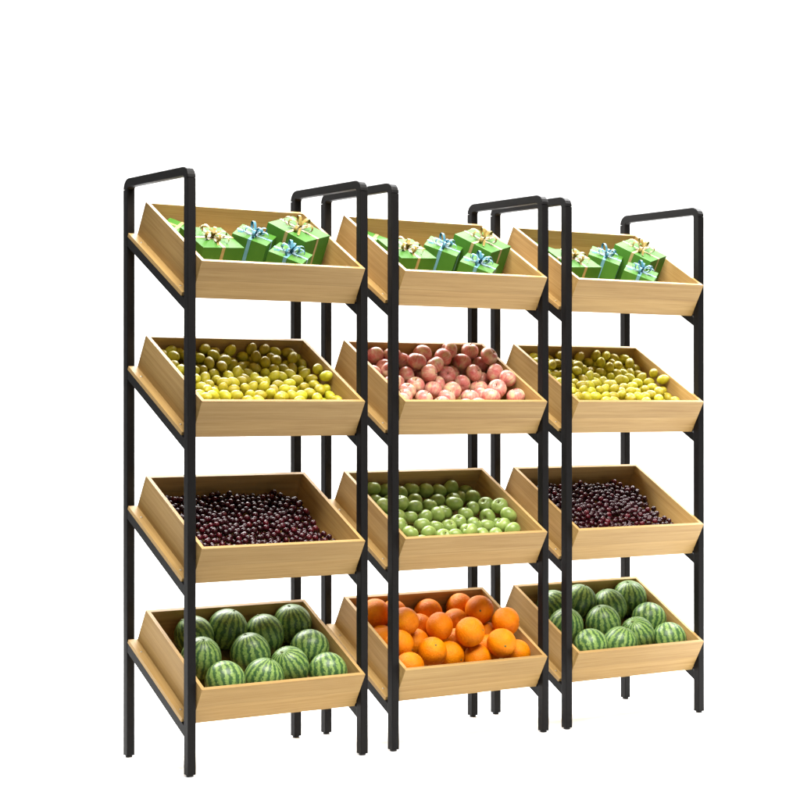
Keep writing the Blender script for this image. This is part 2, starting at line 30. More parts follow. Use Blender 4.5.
 'cherry': [(.2038,.2801,.0769,.0101),(.3156,.1604,.0782,.0102),(.0912,.1904,.0770,.0098),(.1763,.0774,.0813,.0100),(.0674,.1293,.0731,.0102),(.1220,.1443,.0857,.0101),(.2761,.2183,.0790,.0101),(.0732,.3299,.0826,.0099),(.0927,.1656,.0752,.0098),(.1471,.1514,.0847,.0098),(.4825,.2911,.0908,.0100),(.1345,.1318,.0772,.0098),(.1607,.1389,.0808,.0096),(.0996,.2494,.0855,.0101),(.1553,.1047,.0762,.0094),(.0540,.1708,.0765,.0099),(.4692,.1730,.0766,.0099),(.3420,.1634,.0826,.0098),(.2953,.1618,.0747,.0100),(.3204,.1157,.0797,.0096),(.0978,.3031,.0842,.0100),(.0784,.2678,.0866,.0095),(.0601,.2755,.0769,.0095),(.3500,.1123,.0797,.0096),(.2696,.1132,.0747,.0098),(.2217,.2124,.0755,.0095),(.0742,.0938,.0823,.0101),(.4556,.3318,.0841,.0100),(.4940,.1711,.0818,.0101),(.1828,.3391,.0790,.0097),(.5221,.1066,.0698,.0100),(.2046,.1093,.0877,.0101),(.3803,.1119,.0784,.0100),(.2984,.2432,.0840,.0097),(.1413,.1713,.0910,.0092),(.1338,.2603,.0780,.0098),(.2189,.3334,.0763,.0097),(.1853,.1176,.0858,.0098),(.4283,.0841,.0872,.0096),(.1100,.1315,.0769,.0093),(.4425,.3504,.0847,.0101),(.1025,.0989,.0795,.0095),(.0743,.2112,.0774,.0101),(.5058,.1175,.0750,.0096),(.3980,.0795,.0810,.0093),(.2679,.1510,.0770,.0101),(.2185,.3528,.0789,.0102),(.4514,.2438,.0798,.0096),(.0937,.3267,.0828,.0094),(.2257,.2967,.0833,.0094),(.4817,.2423,.0740,.0102),(.4501,.2783,.0803,.0096),(.1137,.2029,.0799,.0095),(.2341,.3243,.0837,.0097),(.3695,.0828,.0800,.0096),(.4524,.0846,.0833,.0095),(.4943,.2782,.0831,.0102),(.2917,.3245,.0853,.0102),(.3707,.1302,.0862,.0092),(.3419,.1340,.0792,.0100),(.0809,.2430,.0835,.0091),(.3896,.1551,.0874,.0100),(.2829,.1740,.0813,.0095),(.4546,.2072,.0753,.0095),(.1631,.1824,.0902,.0095),(.0584,.2215,.0831,.0098),(.2784,.2514,.0813,.0091),(.1967,.0773,.0877,.0091),(.2015,.3384,.0683,.0096),(.3297,.2398,.0891,.0091),(.2124,.0914,.0896,.0100),(.2483,.1482,.0766,.0097),(.1087,.1557,.0744,.0091),(.2999,.1157,.0734,.0094),(.3583,.1926,.0843,.0094),(.2801,.2790,.0796,.0090),(.2404,.3588,.0800,.0094),(.2490,.2750,.0833,.0091),(.4083,.0936,.0883,.0096),(.3539,.0936,.0742,.0090),(.0426,.0761,.0854,.0102),(.4841,.1403,.0820,.0096),(.4315,.2817,.0783,.0095),(.4020,.1368,.0822,.0092),(.4944,.0872,.0705,.0097),(.1095,.1774,.0786,.0098),(.0502,.2935,.0793,.0095),(.1585,.3019,.0796,.0095),(.1820,.1488,.0798,.0091),(.2723,.3416,.0908,.0092),(.4133,.1794,.0835,.0102),(.1067,.2274,.0808,.0091),(.3171,.1988,.0833,.0102),(.3791,.2052,.0863,.0095),(.5031,.2384,.0830,.0091),(.3072,.2239,.0851,.0097),(.3099,.2821,.0849,.0096),(.2677,.1835,.0751,.0097),(.1465,.3497,.0772,.0095),(.1297,.0940,.0676,.0097),(.4433,.1625,.0745,.0091),(.2837,.2981,.0847,.0093),(.1629,.2283,.0826,.0100),(.2087,.2467,.0768,.0099),(.1130,.2618,.0905,.0095),(.2859,.1947,.0832,.0095),(.1847,.1946,.0844,.0096),(.3241,.1808,.0807,.0097),(.1754,.1048,.0697,.0094),(.1839,.0956,.0856,.0094),(.3768,.2743,.0744,.0097),(.2614,.3079,.0832,.0093),(.3999,.1945,.0853,.0098),(.2436,.2928,.0807,.0091),(.3903,.3288,.0810,.0093),(.3243,.2614,.0821,.0092),(.1312,.2135,.0824,.0092),(.4974,.2231,.0632,.0097),(.4630,.2924,.0840,.0100),(.4221,.3000,.0732,.0094),(.2293,.2675,.0765,.0094),(.1548,.2697,.0763,.0091),(.3528,.1463,.0879,.0090),(.3579,.2763,.0816,.0091),(.2240,.1423,.0845,.0096),(.2645,.2453,.0705,.0096),(.1654,.1581,.0858,.0098),(.2601,.2647,.0728,.0095),(.1120,.2823,.0884,.0092),(.1901,.2990,.0689,.0097),(.4401,.3227,.0746,.0092),(.1884,.2366,.0780,.0093),(.2383,.2412,.0752,.0090),(.1209,.3452,.0783,.0092),(.4592,.1247,.0843,.0095),(.4089,.3167,.0710,.0102),(.3706,.1546,.0865,.0097),(.2084,.3072,.0725,.0101),(.1222,.3219,.0805,.0097),(.2587,.2212,.0719,.0094),(.1312,.1837,.0791,.0094),(.1502,.1257,.0671,.0100),(.1495,.1957,.0869,.0097),(.3908,.3043,.0723,.0098),(.4303,.3399,.0750,.0098),(.3465,.2090,.0774,.0095),(.3934,.0991,.0759,.0094),(.3013,.1842,.0802,.0097),(.0890,.1325,.0726,.0090),(.2767,.0920,.0680,.0101),(.4083,.2366,.0765,.0093),(.3794,.1808,.0855,.0100),(.3613,.3441,.0769,.0101),(.3732,.2429,.0727,.0100),(.3371,.2838,.0806,.0095),(.2514,.0828,.0761,.0097),(.3493,.3198,.0793,.0097),(.4127,.3341,.0768,.0091),(.0760,.1541,.0674,.0101),(.4650,.2611,.0817,.0093),(.3307,.2204,.0817,.0100),(.1475,.0815,.0688,.0097),(.0667,.1889,.0763,.0096),(.4744,.2188,.0708,.0099),(.3252,.1444,.0757,.0091),(.3296,.3153,.0806,.0092),(.3670,.3152,.0821,.0092),(.2546,.3388,.0807,.0096),(.0380,.3198,.0878,.0093),(.4035,.0583,.0859,.0091),(.3619,.1725,.0848,.0094),(.2195,.0703,.0828,.0091),(.2955,.0582,.0842,.0095),(.1612,.2502,.0745,.0096),(.4052,.2752,.0723,.0094),(.1655,.3507,.0726,.0093),(.4310,.2171,.0756,.0090),(.0623,.0800,.0756,.0101),(.2134,.1743,.0777,.0094),(.3623,.2959,.0790,.0099),(.3112,.3152,.0776,.0097),(.0543,.3193,.0758,.0101),(.1306,.2365,.0754,.0095),(.1271,.3023,.0834,.0102),(.2528,.1292,.0735,.0096),(.3201,.3340,.0770,.0100),(.2015,.1434,.0793,.0099),(.4583,.2283,.0700,.0098),(.2733,.3252,.0820,.0100),(.4102,.1155,.0810,.0091),(.2396,.2158,.0681,.0102),(.4258,.2431,.0720,.0100),(.4956,.2548,.0773,.0095),(.2967,.2638,.0804,.0100),(.1681,.1218,.0736,.0100),(.4487,.1034,.0830,.0098),(.2579,.2014,.0721,.0091),(.4314,.1161,.0807,.0093),(.0896,.2223,.0751,.0097),(.2738,.0658,.0778,.0095),(.3859,.2573,.0741,.0094),(.2208,.2303,.0702,.0101),(.2998,.2958,.0752,.0101),(.5153,.2294,.0552,.0098),(.0484,.2073,.0758,.0099),(.3242,.0927,.0726,.0099),(.2295,.0874,.0807,.0100),(.4480,.1877,.0685,.0095),(.3111,.1339,.0702,.0099),(.4104,.2550,.0742,.0094),(.2068,.1927,.0686,.0093),(.4738,.3112,.0823,.0102),(.2478,.1761,.0767,.0095),(.4297,.2627,.0727,.0099),(.4549,.3092,.0755,.0091),(.0806,.2869,.0782,.0099),(.1463,.2230,.0759,.0095),(.1818,.3161,.0649,.0092),(.4850,.1113,.0720,.0096),(.4805,.2694,.0733,.0101),(.1785,.2814,.0662,.0101),(.0812,.0676,.0809,.0094),(.5154,.2442,.0705,.0094),(.4749,.0887,.0685,.0096),(.2905,.0750,.0767,.0097),(.5100,.2910,.0793,.0099),(.1596,.0685,.0736,.0100),(.0657,.3044,.0757,.0092),(.2816,.1524,.0647,.0093),(.4277,.0635,.0823,.0094),(.3022,.0972,.0705,.0098),(.0777,.1833,.0603,.0096),(.1842,.0515,.0858,.0091),(.1192,.1111,.0716,.0094),(.3540,.2575,.0759,.0091),(.0422,.2333,.0783,.0093),(.2332,.1625,.0785,.0099),(.5286,.0977,.0536,.0100),(.5447,.1076,.0518,.0096),(.4290,.1393,.0714,.0100),(.0678,.3462,.0749,.0100),(.4656,.1419,.0805,.0093),(.4677,.1050,.0783,.0096),(.1432,.3217,.0789,.0092),(.4470,.2579,.0683,.0095),(.1845,.2595,.0716,.0092),(.3031,.1477,.0604,.0100),(.4258,.1727,.0708,.0098),(.4491,.1445,.0702,.0099),(.2200,.2847,.0678,.0092),(.3412,.3429,.0726,.0099),(.2989,.2083,.0795,.0097),(.1977,.1624,.0769,.0091),(.1618,.3205,.0722,.0102),(.3879,.2296,.0760,.0095),(.1921,.2143,.0800,.0094),(.3284,.0728,.0722,.0099),(.2534,.3216,.0735,.0092),(.3559,.0686,.0727,.0096),(.5290,.2432,.0520,.0097),(.3436,.3012,.0758,.0094),(.0495,.3410,.0811,.0096),(.0658,.0493,.0855,.0095),(.0991,.0614,.0773,.0096),(.3522,.2292,.0741,.0098),(.2205,.0506,.0849,.0091),(.4069,.1568,.0763,.0098),(.2416,.2736,.0609,.0092),(.2876,.1283,.0644,.0095),(.1259,.1632,.0784,.0093),(.0591,.2410,.0752,.0095),(.3873,.3454,.0707,.0096),(.0433,.0562,.0807,.0092),(.3855,.1323,.0753,.0090),(.0889,.0863,.0731,.0094),(.1381,.1120,.0635,.0093),(.0915,.3122,.0682,.0095),(.1666,.2040,.0831,.0096),(.2377,.1090,.0758,.0101),(.4249,.3633,.0639,.0099),(.3672,.2174,.0738,.0091),(.1501,.2878,.0711,.0098),(.4529,.0504,.0838,.0093),(.3345,.1096,.0687,.0091),(.1328,.2806,.0775,.0101),(.2181,.1229,.0835,.0092),(.4996,.3080,.0832,.0097),(.2034,.0615,.0791,.0091),(.2251,.1883,.0712,.0098),(.0974,.2677,.0753,.0094),(.0883,.1103,.0743,.0097),(.5102,.2622,.0594,.0095),(.2653,.2922,.0731,.0094),(.3020,.3445,.0786,.0094),(.2378,.0688,.0763,.0092),(.1622,.1170,.0520,.0095),(.3551,.1123,.0566,.0100),(.4932,.1473,.0667,.0094),(.4773,.2979,.0669,.0096),(.2151,.1553,.0742,.0091),(.4404,.2980,.0727,.0099),(.2898,.3133,.0700,.0096),(.4462,.0706,.0726,.0093),(.0606,.1086,.0693,.0091),(.0671,.2256,.0559,.0101),(.1123,.2495,.0722,.0094),(.0898,.3435,.0740,.0100),(.3760,.0650,.0722,.0094),(.2854,.2125,.0620,.0099),(.1056,.2330,.0631,.0093),(.0693,.2563,.0702,.0091),(.5081,.1593,.0620,.0092),(.0624,.1696,.0590,.0099),(.3670,.1225,.0682,.0091),(.1068,.0801,.0689,.0102),(.0963,.2548,.0621,.0096),(.4200,.0983,.0716,.0098),(.2669,.2903,.0546,.0097),(.2994,.2298,.0655,.0093),(.3439,.3626,.0644,.0098),(.4270,.3121,.0585,.0101),(.1196,.2213,.0672,.0100),(.2085,.3615,.0635,.0093),(.4918,.3580,.0574,.0095),(.2069,.2135,.0641,.0097),(.0475,.1469,.0684,.0092),(.3086,.0801,.0742,.0096),(.3907,.1625,.0599,.0096),(.4067,.0996,.0578,.0098),(.2743,.3518,.0720,.0097),(.4663,.3309,.0658,.0095),(.0939,.1500,.0633,.0091),(.2635,.2345,.0468,.0097),(.3518,.2032,.0563,.0100),(.4962,.2989,.0672,.0092),(.3229,.3602,.0664,.0099),(.4609,.2861,.0588,.0099),(.0742,.1535,.0477,.0099),(.4213,.1548,.0637,.0100),(.1922,.1269,.0710,.0101),(.1044,.1961,.0642,.0098),(.4485,.3664,.0721,.0097),(.3079,.2504,.0626,.0095),(.4201,.0465,.0840,.0097),(.3151,.0570,.0763,.0100),(.5222,.2284,.0374,.0099),(.2309,.3119,.0693,.0093),(.3081,.1727,.0635,.0100),(.1470,.3084,.0665,.0095),(.2806,.2651,.0654,.0101),(.0880,.2040,.0572,.0092),(.1484,.1730,.0704,.0098),(.0948,.2850,.0665,.0097),(.1375,.3297,.0577,.0094),(.4470,.3406,.0665,.0094),(.3350,.2151,.0549,.0099),(.2407,.3433,.0680,.0092),(.1258,.3628,.0661,.0099),(.2068,.2627,.0660,.0092),(.1789,.1684,.0766,.0097),(.1159,.2889,.0692,.0093),(.4485,.2154,.0584,.0100),(.2697,.1236,.0586,.0097),(.1865,.1487,.0608,.0092),(.3639,.1396,.0605,.0101),(.2377,.1225,.0568,.0099),(.3510,.1517,.0701,.0098),(.0318,.1957,.0801,.0101),(.2357,.2950,.0605,.0100),(.3335,.1959,.0745,.0095),(.4153,.1266,.0667,.0100),(.3285,.1699,.0656,.0101),(.4165,.3238,.0483,.0093),(.4747,.2051,.0519,.0096),(.5321,.3034,.0497,.0092),(.4265,.2839,.0601,.0096),(.4820,.2660,.0552,.0092),(.3258,.1237,.0537,.0096),(.3454,.0834,.0613,.0095),(.2080,.2978,.0513,.0091),(.1376,.2137,.0591,.0092),(.4149,.3415,.0539,.0099),(.2082,.3213,.0604,.0095),(.2876,.2978,.0553,.0100),(.5188,.2763,.0248,.0095),(.4848,.1863,.0574,.0101),(.2009,.0876,.0641,.0099),(.1241,.0757,.0616,.0102),(.4715,.3482,.0715,.0095),(.1598,.1415,.0619,.0091),(.2938,.1950,.0559,.0094),(.1857,.3579,.0537,.0094),(.4633,.3683,.0572,.0096),(.1838,.1975,.0633,.0101),(.1259,.1358,.0603,.0096),(.4472,.1196,.0702,.0096),(.3379,.3133,.0510,.0102),(.2030,.3705,.0431,.0095),(.2252,.3390,.0572,.0101),(.3949,.1711,.0782,.0094),(.1663,.1656,.0575,.0095),(.3889,.2900,.0466,.0101),(.5230,.1203,.0560,.0094),(.1673,.2655,.0611,.0091),(.3788,.2228,.0603,.0095),(.5173,.1630,.0462,.0098),(.3416,.2919,.0591,.0099),(.3034,.1225,.0483,.0092),(.2587,.1033,.0626,.0100),(.3887,.1872,.0586,.0095),(.3360,.2473,.0734,.0092),(.0863,.1717,.0456,.0095),(.0698,.2054,.0532,.0099),(.2487,.2324,.0612,.0094),(.3452,.2456,.0569,.0098),(.3192,.2978,.0769,.0092),(.1383,.1571,.0613,.0096),(.3424,.1336,.0593,.0093),(.2796,.2323,.0666,.0101),(.5028,.1055,.0573,.0102),(.0644,.2963,.0586,.0101),(.2078,.1055,.0641,.0094),(.4326,.3332,.0548,.0097),(.0386,.1243,.0715,.0101),(.4039,.2874,.0580,.0093),(.1073,.3374,.0680,.0094),(.4657,.1860,.0583,.0093),(.3806,.3183,.0658,.0095),(.3497,.1749,.0702,.0093),(.4882,.2159,.0456,.0100),(.5191,.3023,.0668,.0093),(.0761,.1370,.0587,.0093),(.2419,.1864,.0607,.0097),(.2302,.1509,.0637,.0095),(.1147,.3231,.0564,.0095),(.1074,.1709,.0592,.0099),(.4227,.2969,.0475,.0098),(.1198,.1536,.0561,.0093),(.1839,.1156,.0562,.0096),(.2205,.1310,.0602,.0098),(.2261,.3626,.0563,.0093),(.1071,.3040,.0606,.0095),(.5021,.1768,.0616,.0092),(.0977,.3504,.0450,.0099),(.1330,.2796,.0586,.0096),(.1845,.0641,.0696,.0100),(.0814,.2429,.0593,.0095),(.3791,.3413,.0507,.0099),(.1591,.2137,.0658,.0101),(.5331,.2867,.0363,.0097),(.5355,.1219,.0410,.0099),(.3864,.3689,.0217,.0092),(.3810,.2452,.0466,.0093),(.1009,.3557,.0653,.0098),(.2533,.3031,.0631,.0094),(.2367,.2372,.0460,.0098),(.4457,.3754,.0536,.0101),(.3011,.3606,.0505,.0092),(.0516,.2820,.0614,.0099),(.4404,.2316,.0659,.0101),(.3723,.2779,.0558,.0090),(.2064,.3426,.0481,.0095),(.2899,.3694,.0234,.0101),(.3560,.3047,.0595,.0096),(.4275,.2155,.0523,.0095),(.1163,.3722,.0519,.0101),(.0802,.0967,.0590,.0099),(.1658,.1871,.0631,.0096),(.0348,.2501,.0753,.0099),(.3366,.1876,.0546,.0099),(.2491,.2545,.0618,.0100),(.2815,.1468,.0456,.0098),(.1251,.1757,.0619,.0102),(.4595,.2483,.0554,.0096),(.2672,.2106,.0571,.0095),(.2250,.1829,.0508,.0098),(.0399,.2687,.0695,.0101),(.1482,.2396,.0663,.0097),(.2814,.1075,.0582,.0093),(.3992,.3291,.0553,.0101),(.3936,.0730,.0631,.0092),(.4290,.2479,.0537,.0092),(.3443,.2738,.0666,.0097),(.4436,.0940,.0652,.0100),(.1470,.3648,.0592,.0090),(.1681,.2963,.0600,.0094),(.4094,.2105,.0746,.0093),(.3165,.2393,.0747,.0095),(.5006,.1287,.0582,.0097),(.4790,.1600,.0645,.0094),(.3911,.2096,.0702,.0096),(.4366,.2015,.0614,.0100),(.0781,.3355,.0581,.0092),(.3506,.3295,.0623,.0095),(.4777,.2352,.0527,.0102),(.4732,.0671,.0682,.0099),(.4474,.3202,.0565,.0093),(.2243,.3111,.0520,.0097),(.2609,.0681,.0649,.0098),(.0924,.1275,.0495,.0097),(.2471,.1578,.0548,.0100),(.3595,.2284,.0546,.0099),(.3688,.0866,.0617,.0092),(.4706,.1472,.0535,.0097),(.4572,.1618,.0617,.0092),(.4049,.3554,.0613,.0100),(.2959,.2798,.0630,.0098),(.0436,.1908,.0656,.0095),(.1652,.2339,.0584,.0096),(.2708,.3134,.0653,.0094),(.4510,.3539,.0538,.0099),(.2809,.3298,.0601,.0091),(.1612,.0968,.0560,.0097),(.1044,.3731,.0348,.0100),(.2502,.0490,.0777,.0095),(.1176,.2697,.0674,.0092),(.1904,.3167,.0486,.0097),(.3779,.2939,.0634,.0101),(.0752,.2712,.0569,.0096),(.2413,.3693,.0645,.0096),(.1272,.3042,.0638,.0096),(.4654,.3093,.0586,.0095),(.3569,.1847,.0561,.0098),(.1530,.2527,.0537,.0095),(.4255,.1917,.0737,.0091),(.3919,.2670,.0588,.0096),(.1255,.3440,.0555,.0092),(.3228,.2751,.0597,.0092),(.5249,.2624,.0370,.0094),(.0301,.2862,.0790,.0093),(.1231,.2012,.0624,.0100),(.0424,.0911,.0730,.0091),(.1315,.2561,.0600,.0094),(.1411,.1900,.0620,.0098),(.5314,.3086,.0319,.0094),(.0231,.0621,.0855,.0100),(.3257,.3814,.0316,.0095),(.4122,.0706,.0654,.0095),(.0653,.0605,.0706,.0094),(.2813,.0478,.0782,.0091),(.0562,.1901,.0511,.0092),(.0514,.2518,.0615,.0092),(.1780,.0836,.0577,.0102),(.0599,.3391,.0589,.0098),(.0539,.1344,.0470,.0093),(.5134,.3209,.0276,.0101),(.2293,.0788,.0548,.0092),(.4099,.1741,.0611,.0100),(.4039,.1417,.0566,.0093),(.0239,.3368,.0842,.0096),(.4908,.1952,.0310,.0097),(.4752,.0475,.0746,.0097),(.3237,.1535,.0529,.0102),(.4456,.1963,.0448,.0090),(.4017,.3071,.0505,.0096),(.1388,.0618,.0676,.0095),(.0220,.1382,.0826,.0094),(.5134,.3176,.0465,.0099),(.0218,.3149,.0799,.0093),(.3907,.0411,.0814,.0095),(.2734,.3716,.0335,.0095),(.0495,.2234,.0624,.0096),(.0224,.1128,.0787,.0091),(.5394,.2396,.0292,.0094),(.3638,.1679,.0599,.0100),(.0347,.0397,.0824,.0096),(.1575,.0463,.0795,.0093),(.0252,.1621,.0830,.0093),(.0412,.3387,.0594,.0095),(.0311,.3569,.0772,.0091),(.5136,.0871,.0484,.0093),(.0451,.3568,.0548,.0096),(.4767,.2071,.0238,.0099),(.2211,.2675,.0518,.0097),(.2133,.1582,.0538,.0093),(.3713,.1947,.0701,.0101),(.0381,.1690,.0671,.0092),(.0362,.2964,.0647,.0102),(.2509,.1376,.0570,.0098),(.2849,.1773,.0580,.0094),(.0609,.3183,.0585,.0096),(.0615,.3614,.0631,.0100),(.3963,.1192,.0623,.0099)],
}

# ------------------------------------------------------------------ tagging
def tag(o, label=None, cat=None, group=None, kind=None):
    if label: o['label'] = label
    if cat: o['category'] = cat
    if group: o['group'] = group
    if kind: o['kind'] = kind
    return o

def empty(name, M=None, parent=None):
    o = bpy.data.objects.new(name, None)
    o.empty_display_size = 0.05
    col.objects.link(o)
    if M is not None: o.matrix_world = M
    return o

def link(name, me, parent=None, M=None):
    o = bpy.data.objects.new(name, me)
    col.objects.link(o)
    if parent: o.parent = parent
    if M is not None: o.matrix_local = M
    return o

# ------------------------------------------------------------------ materials
def mat(name):
    m = bpy.data.materials.new(name); m.use_nodes = True
    nt = m.node_tree; nt.nodes.clear()
    out = nt.nodes.new('ShaderNodeOutputMaterial')
    b = nt.nodes.new('ShaderNodeBsdfPrincipled')
    nt.links.new(b.outputs[0], out.inputs[0])
    return m, nt, b

def N(nt, typ, **kw):
    n = nt.nodes.new(typ)
    for k, v in kw.items():
        if k in n.inputs.keys(): n.inputs[k].default_value = v
        else: setattr(n, k, v)
    return n

def ramp(nt, fac, stops, interp='LINEAR'):
    n = nt.nodes.new('ShaderNodeValToRGB'); n.color_ramp.interpolation = interp
    e = n.color_ramp.elements
    while len(e) < len(stops): e.new(0.5)
    for i, (p, c) in enumerate(stops):
        e[i].position = p; e[i].color = (*c, 1)
    nt.links.new(fac, n.inputs[0]); return n.outputs[0]

def mth(nt, op, a, b=None, c=None):
    n = nt.nodes.new('ShaderNodeMath'); n.operation = op
    for i, v in enumerate((a, b, c)):
        if v is None: continue
        if isinstance(v, (int, float)): n.inputs[i].default_value = v
        else: nt.links.new(v, n.inputs[i])
    return n.outputs[0]

def mix(nt, fac, a, b, mode='MIX'):
    n = nt.nodes.new('ShaderNodeMix'); n.data_type = 'RGBA'; n.blend_type = mode
    for i, v in ((0, fac), (6, a), (7, b)):
        if isinstance(v, (int, float)): n.inputs[i].default_value = v
        elif isinstance(v, tuple): n.inputs[i].default_value = (*v, 1)
        else: nt.links.new(v, n.inputs[i])
    return n.outputs[2]

def bump(nt, b, h, strength, dist):
    n = nt.nodes.new('ShaderNodeBump'); n.inputs['Strength'].default_value = strength
    n.inputs['Distance'].default_value = dist
    nt.links.new(h, n.inputs['Height']); nt.links.new(n.outputs[0], b.inputs['Normal'])

def coords(nt, scale=(1, 1, 1), rnd=9.0):
    tc = nt.nodes.new('ShaderNodeTexCoord'); oi = nt.nodes.new('ShaderNodeObjectInfo')
    sc = nt.nodes.new('ShaderNodeVectorMath'); sc.operation = 'MULTIPLY'
    nt.links.new(tc.outputs['Object'], sc.inputs[0]); sc.inputs[1].default_value = scale
    r = mth(nt, 'MULTIPLY', oi.outputs['Random'], rnd)
    ad = nt.nodes.new('ShaderNodeVectorMath'); ad.operation = 'ADD'
    nt.links.new(sc.outputs[0], ad.inputs[0]); nt.links.new(r, ad.inputs[1])
    return tc, ad.outputs[0], oi

def noise(nt, vec, scale, detail=3, rough=.55, dist=0.0):
    n = N(nt, 'ShaderNodeTexNoise', Scale=scale, Detail=detail, Roughness=rough, Distortion=dist)
    nt.links.new(vec, n.inputs['Vector']); return n.outputs['Fac']

def wood(name, axis, seams=None):
    """light glued pine boards, grain along the given axis (0 across, 1 up the slope)"""
    m, nt, b = mat(name)
    tc = nt.nodes.new('ShaderNodeTexCoord'); oi = nt.nodes.new('ShaderNodeObjectInfo')
    sep = nt.nodes.new('ShaderNodeSeparateXYZ'); nt.links.new(tc.outputs['Object'], sep.inputs[0])
    along = sep.outputs[axis]; c1 = sep.outputs[1 - axis]; c2 = sep.outputs[2]
    rnd = mth(nt, 'MULTIPLY', oi.outputs['Random'], 37.0)
    # which glued board are we on
    if seams:
        bd = mth(nt, 'GREATER_THAN', c2 if seams[0] == 'h' else c1, seams[1])
        off = mth(nt, 'MULTIPLY_ADD', bd, 3.7, rnd)
    else:
        bd = None; off = rnd
    cmb = nt.nodes.new('ShaderNodeCombineXYZ')
    nt.links.new(mth(nt, 'MULTIPLY_ADD', along, .8, off), cmb.inputs[0])
    nt.links.new(mth(nt, 'MULTIPLY_ADD', c1, 48.0, off), cmb.inputs[1])
    nt.links.new(mth(nt, 'MULTIPLY', c2, 48.0), cmb.inputs[2])
    v = cmb.outputs[0]
    n1 = noise(nt, v, 1.3, 4, .6, 1.2)
    n2 = noise(nt, v, 6.0, 3, .7, .3)
    cm2 = nt.nodes.new('ShaderNodeCombineXYZ')
    nt.links.new(mth(nt, 'MULTIPLY_ADD', along, 9.0, off), cm2.inputs[0])
    nt.links.new(mth(nt, 'MULTIPLY_ADD', c1, 420.0, off), cm2.inputs[1])
    nt.links.new(mth(nt, 'MULTIPLY', c2, 420.0), cm2.inputs[2])
    n3 = noise(nt, cm2.outputs[0], 1.0, 2, .6)
    base = ramp(nt, n1, [(.22, (.32, .190, .066)), (.42, (.38, .238, .084)), (.58, (.42, .272, .100)), (.8, (.48, .325, .132))])
    f2 = ramp(nt, n2, [(.3, (.84, .80, .74)), (.5, (1, 1, 1)), (.75, (1.06, 1.05, 1.03))])
    base = mix(nt, .8, base, f2, 'MULTIPLY')
    f3 = ramp(nt, n3, [(.25, (.86, .82, .76)), (.55, (1, 1, 1))])
    base = mix(nt, .75, base, f3, 'MULTIPLY')
    tone = mth(nt, 'MULTIPLY_ADD', oi.outputs['Random'], .14, .93)
    if bd is not None: tone = mth(nt, 'MULTIPLY_ADD', bd, -.07, tone)
    hs = nt.nodes.new('ShaderNodeHueSaturation'); nt.links.new(tone, hs.inputs['Value']); nt.links.new(base, hs.inputs['Color'])
    colr = hs.outputs[0]
    if seams:
        dist_ = mth(nt, 'ABSOLUTE', mth(nt, 'SUBTRACT', c2 if seams[0] == 'h' else c1, seams[1]))
        line = mth(nt, 'LESS_THAN', dist_, .0009)
        colr = mix(nt, mth(nt, 'MULTIPLY', line, .35), colr, (.20, .12, .045))
    nt.links.new(colr, b.inputs['Base Color'])
    b.inputs['Roughness'].default_value = .5
    b.inputs['Specular IOR Level'].default_value = .25
    bump(nt, b, n3, .12, .0006)
    return m

M = {}
M['wood_front'] = wood('pine boards across', 0, ('h', .060))
M['wood_back'] = wood('pine boards across rear', 0, ('h', .068))
M['wood_side'] = wood('pine boards along slope', 1)
M['wood_base'] = wood('pine base boards', 1, ('u', .29))

m, nt, b = mat('black powder coated steel'); M['steel'] = m
tc, v, oi = coords(nt)
n = noise(nt, v, 900, 2)
b.inputs['Base Color'].default_value = (.0060, .0055, .0056, 1)
b.inputs['Roughness'].default_value = .5; b.inputs['Specular IOR Level'].default_value = .13
bump(nt, b, n, .15, .0003)

m, nt, b = mat('black plastic glide'); M['plastic'] = m
b.inputs['Base Color'].default_value = (.012, .012, .012, 1); b.inputs['Roughness'].default_value = .6

m, nt, b = mat('zinc screw'); M['zinc'] = m
b.inputs['Base Color'].default_value = (.6, .57, .5, 1); b.inputs['Metallic'].default_value = 1; b.inputs['Roughness'].default_value = .35

m, nt, b = mat('watermelon rind'); M['melon'] = m
tc, v, oi = coords(nt, rnd=30)
sep = nt.nodes.new('ShaderNodeSeparateXYZ'); nt.links.new(tc.outputs['Object'], sep.inputs[0])
ang = mth(nt, 'ARCTAN2', sep.outputs[1], sep.outputs[0])
nz = noise(nt, v, 3.2, 4, .7); nz2 = noise(nt, v, 11, 4, .75); nz3 = noise(nt, v, 1.1, 2)
a2 = mth(nt, 'MULTIPLY_ADD', mth(nt, 'SUBTRACT', nz, .5), .52, ang)
a2 = mth(nt, 'MULTIPLY_ADD', mth(nt, 'SUBTRACT', nz2, .5), .24, a2)
s = mth(nt, 'SINE', mth(nt, 'MULTIPLY', a2, 17.0))
s = mth(nt, 'MULTIPLY_ADD', mth(nt, 'SUBTRACT', nz3, .5), .9, s)
stripe = mth(nt, 'MULTIPLY_ADD', s, .5, .5)
dark = ramp(nt, nz2, [(.3, (.022, .062, .020)), (.7, (.055, .125, .036))])
lite = ramp(nt, nz2, [(.3, (.095, .19, .040)), (.5, (.18, .29, .070)), (.72, (.31, .39, .125))])
c = mix(nt, ramp(nt, stripe, [(.28, (0, 0, 0)), (.70, (1, 1, 1))]), dark, lite)
nt.links.new(c, b.inputs['Base Color']); b.inputs['Roughness'].default_value = .38; b.inputs['Specular IOR Level'].default_value = .35
bump(nt, b, nz, .15, .01)

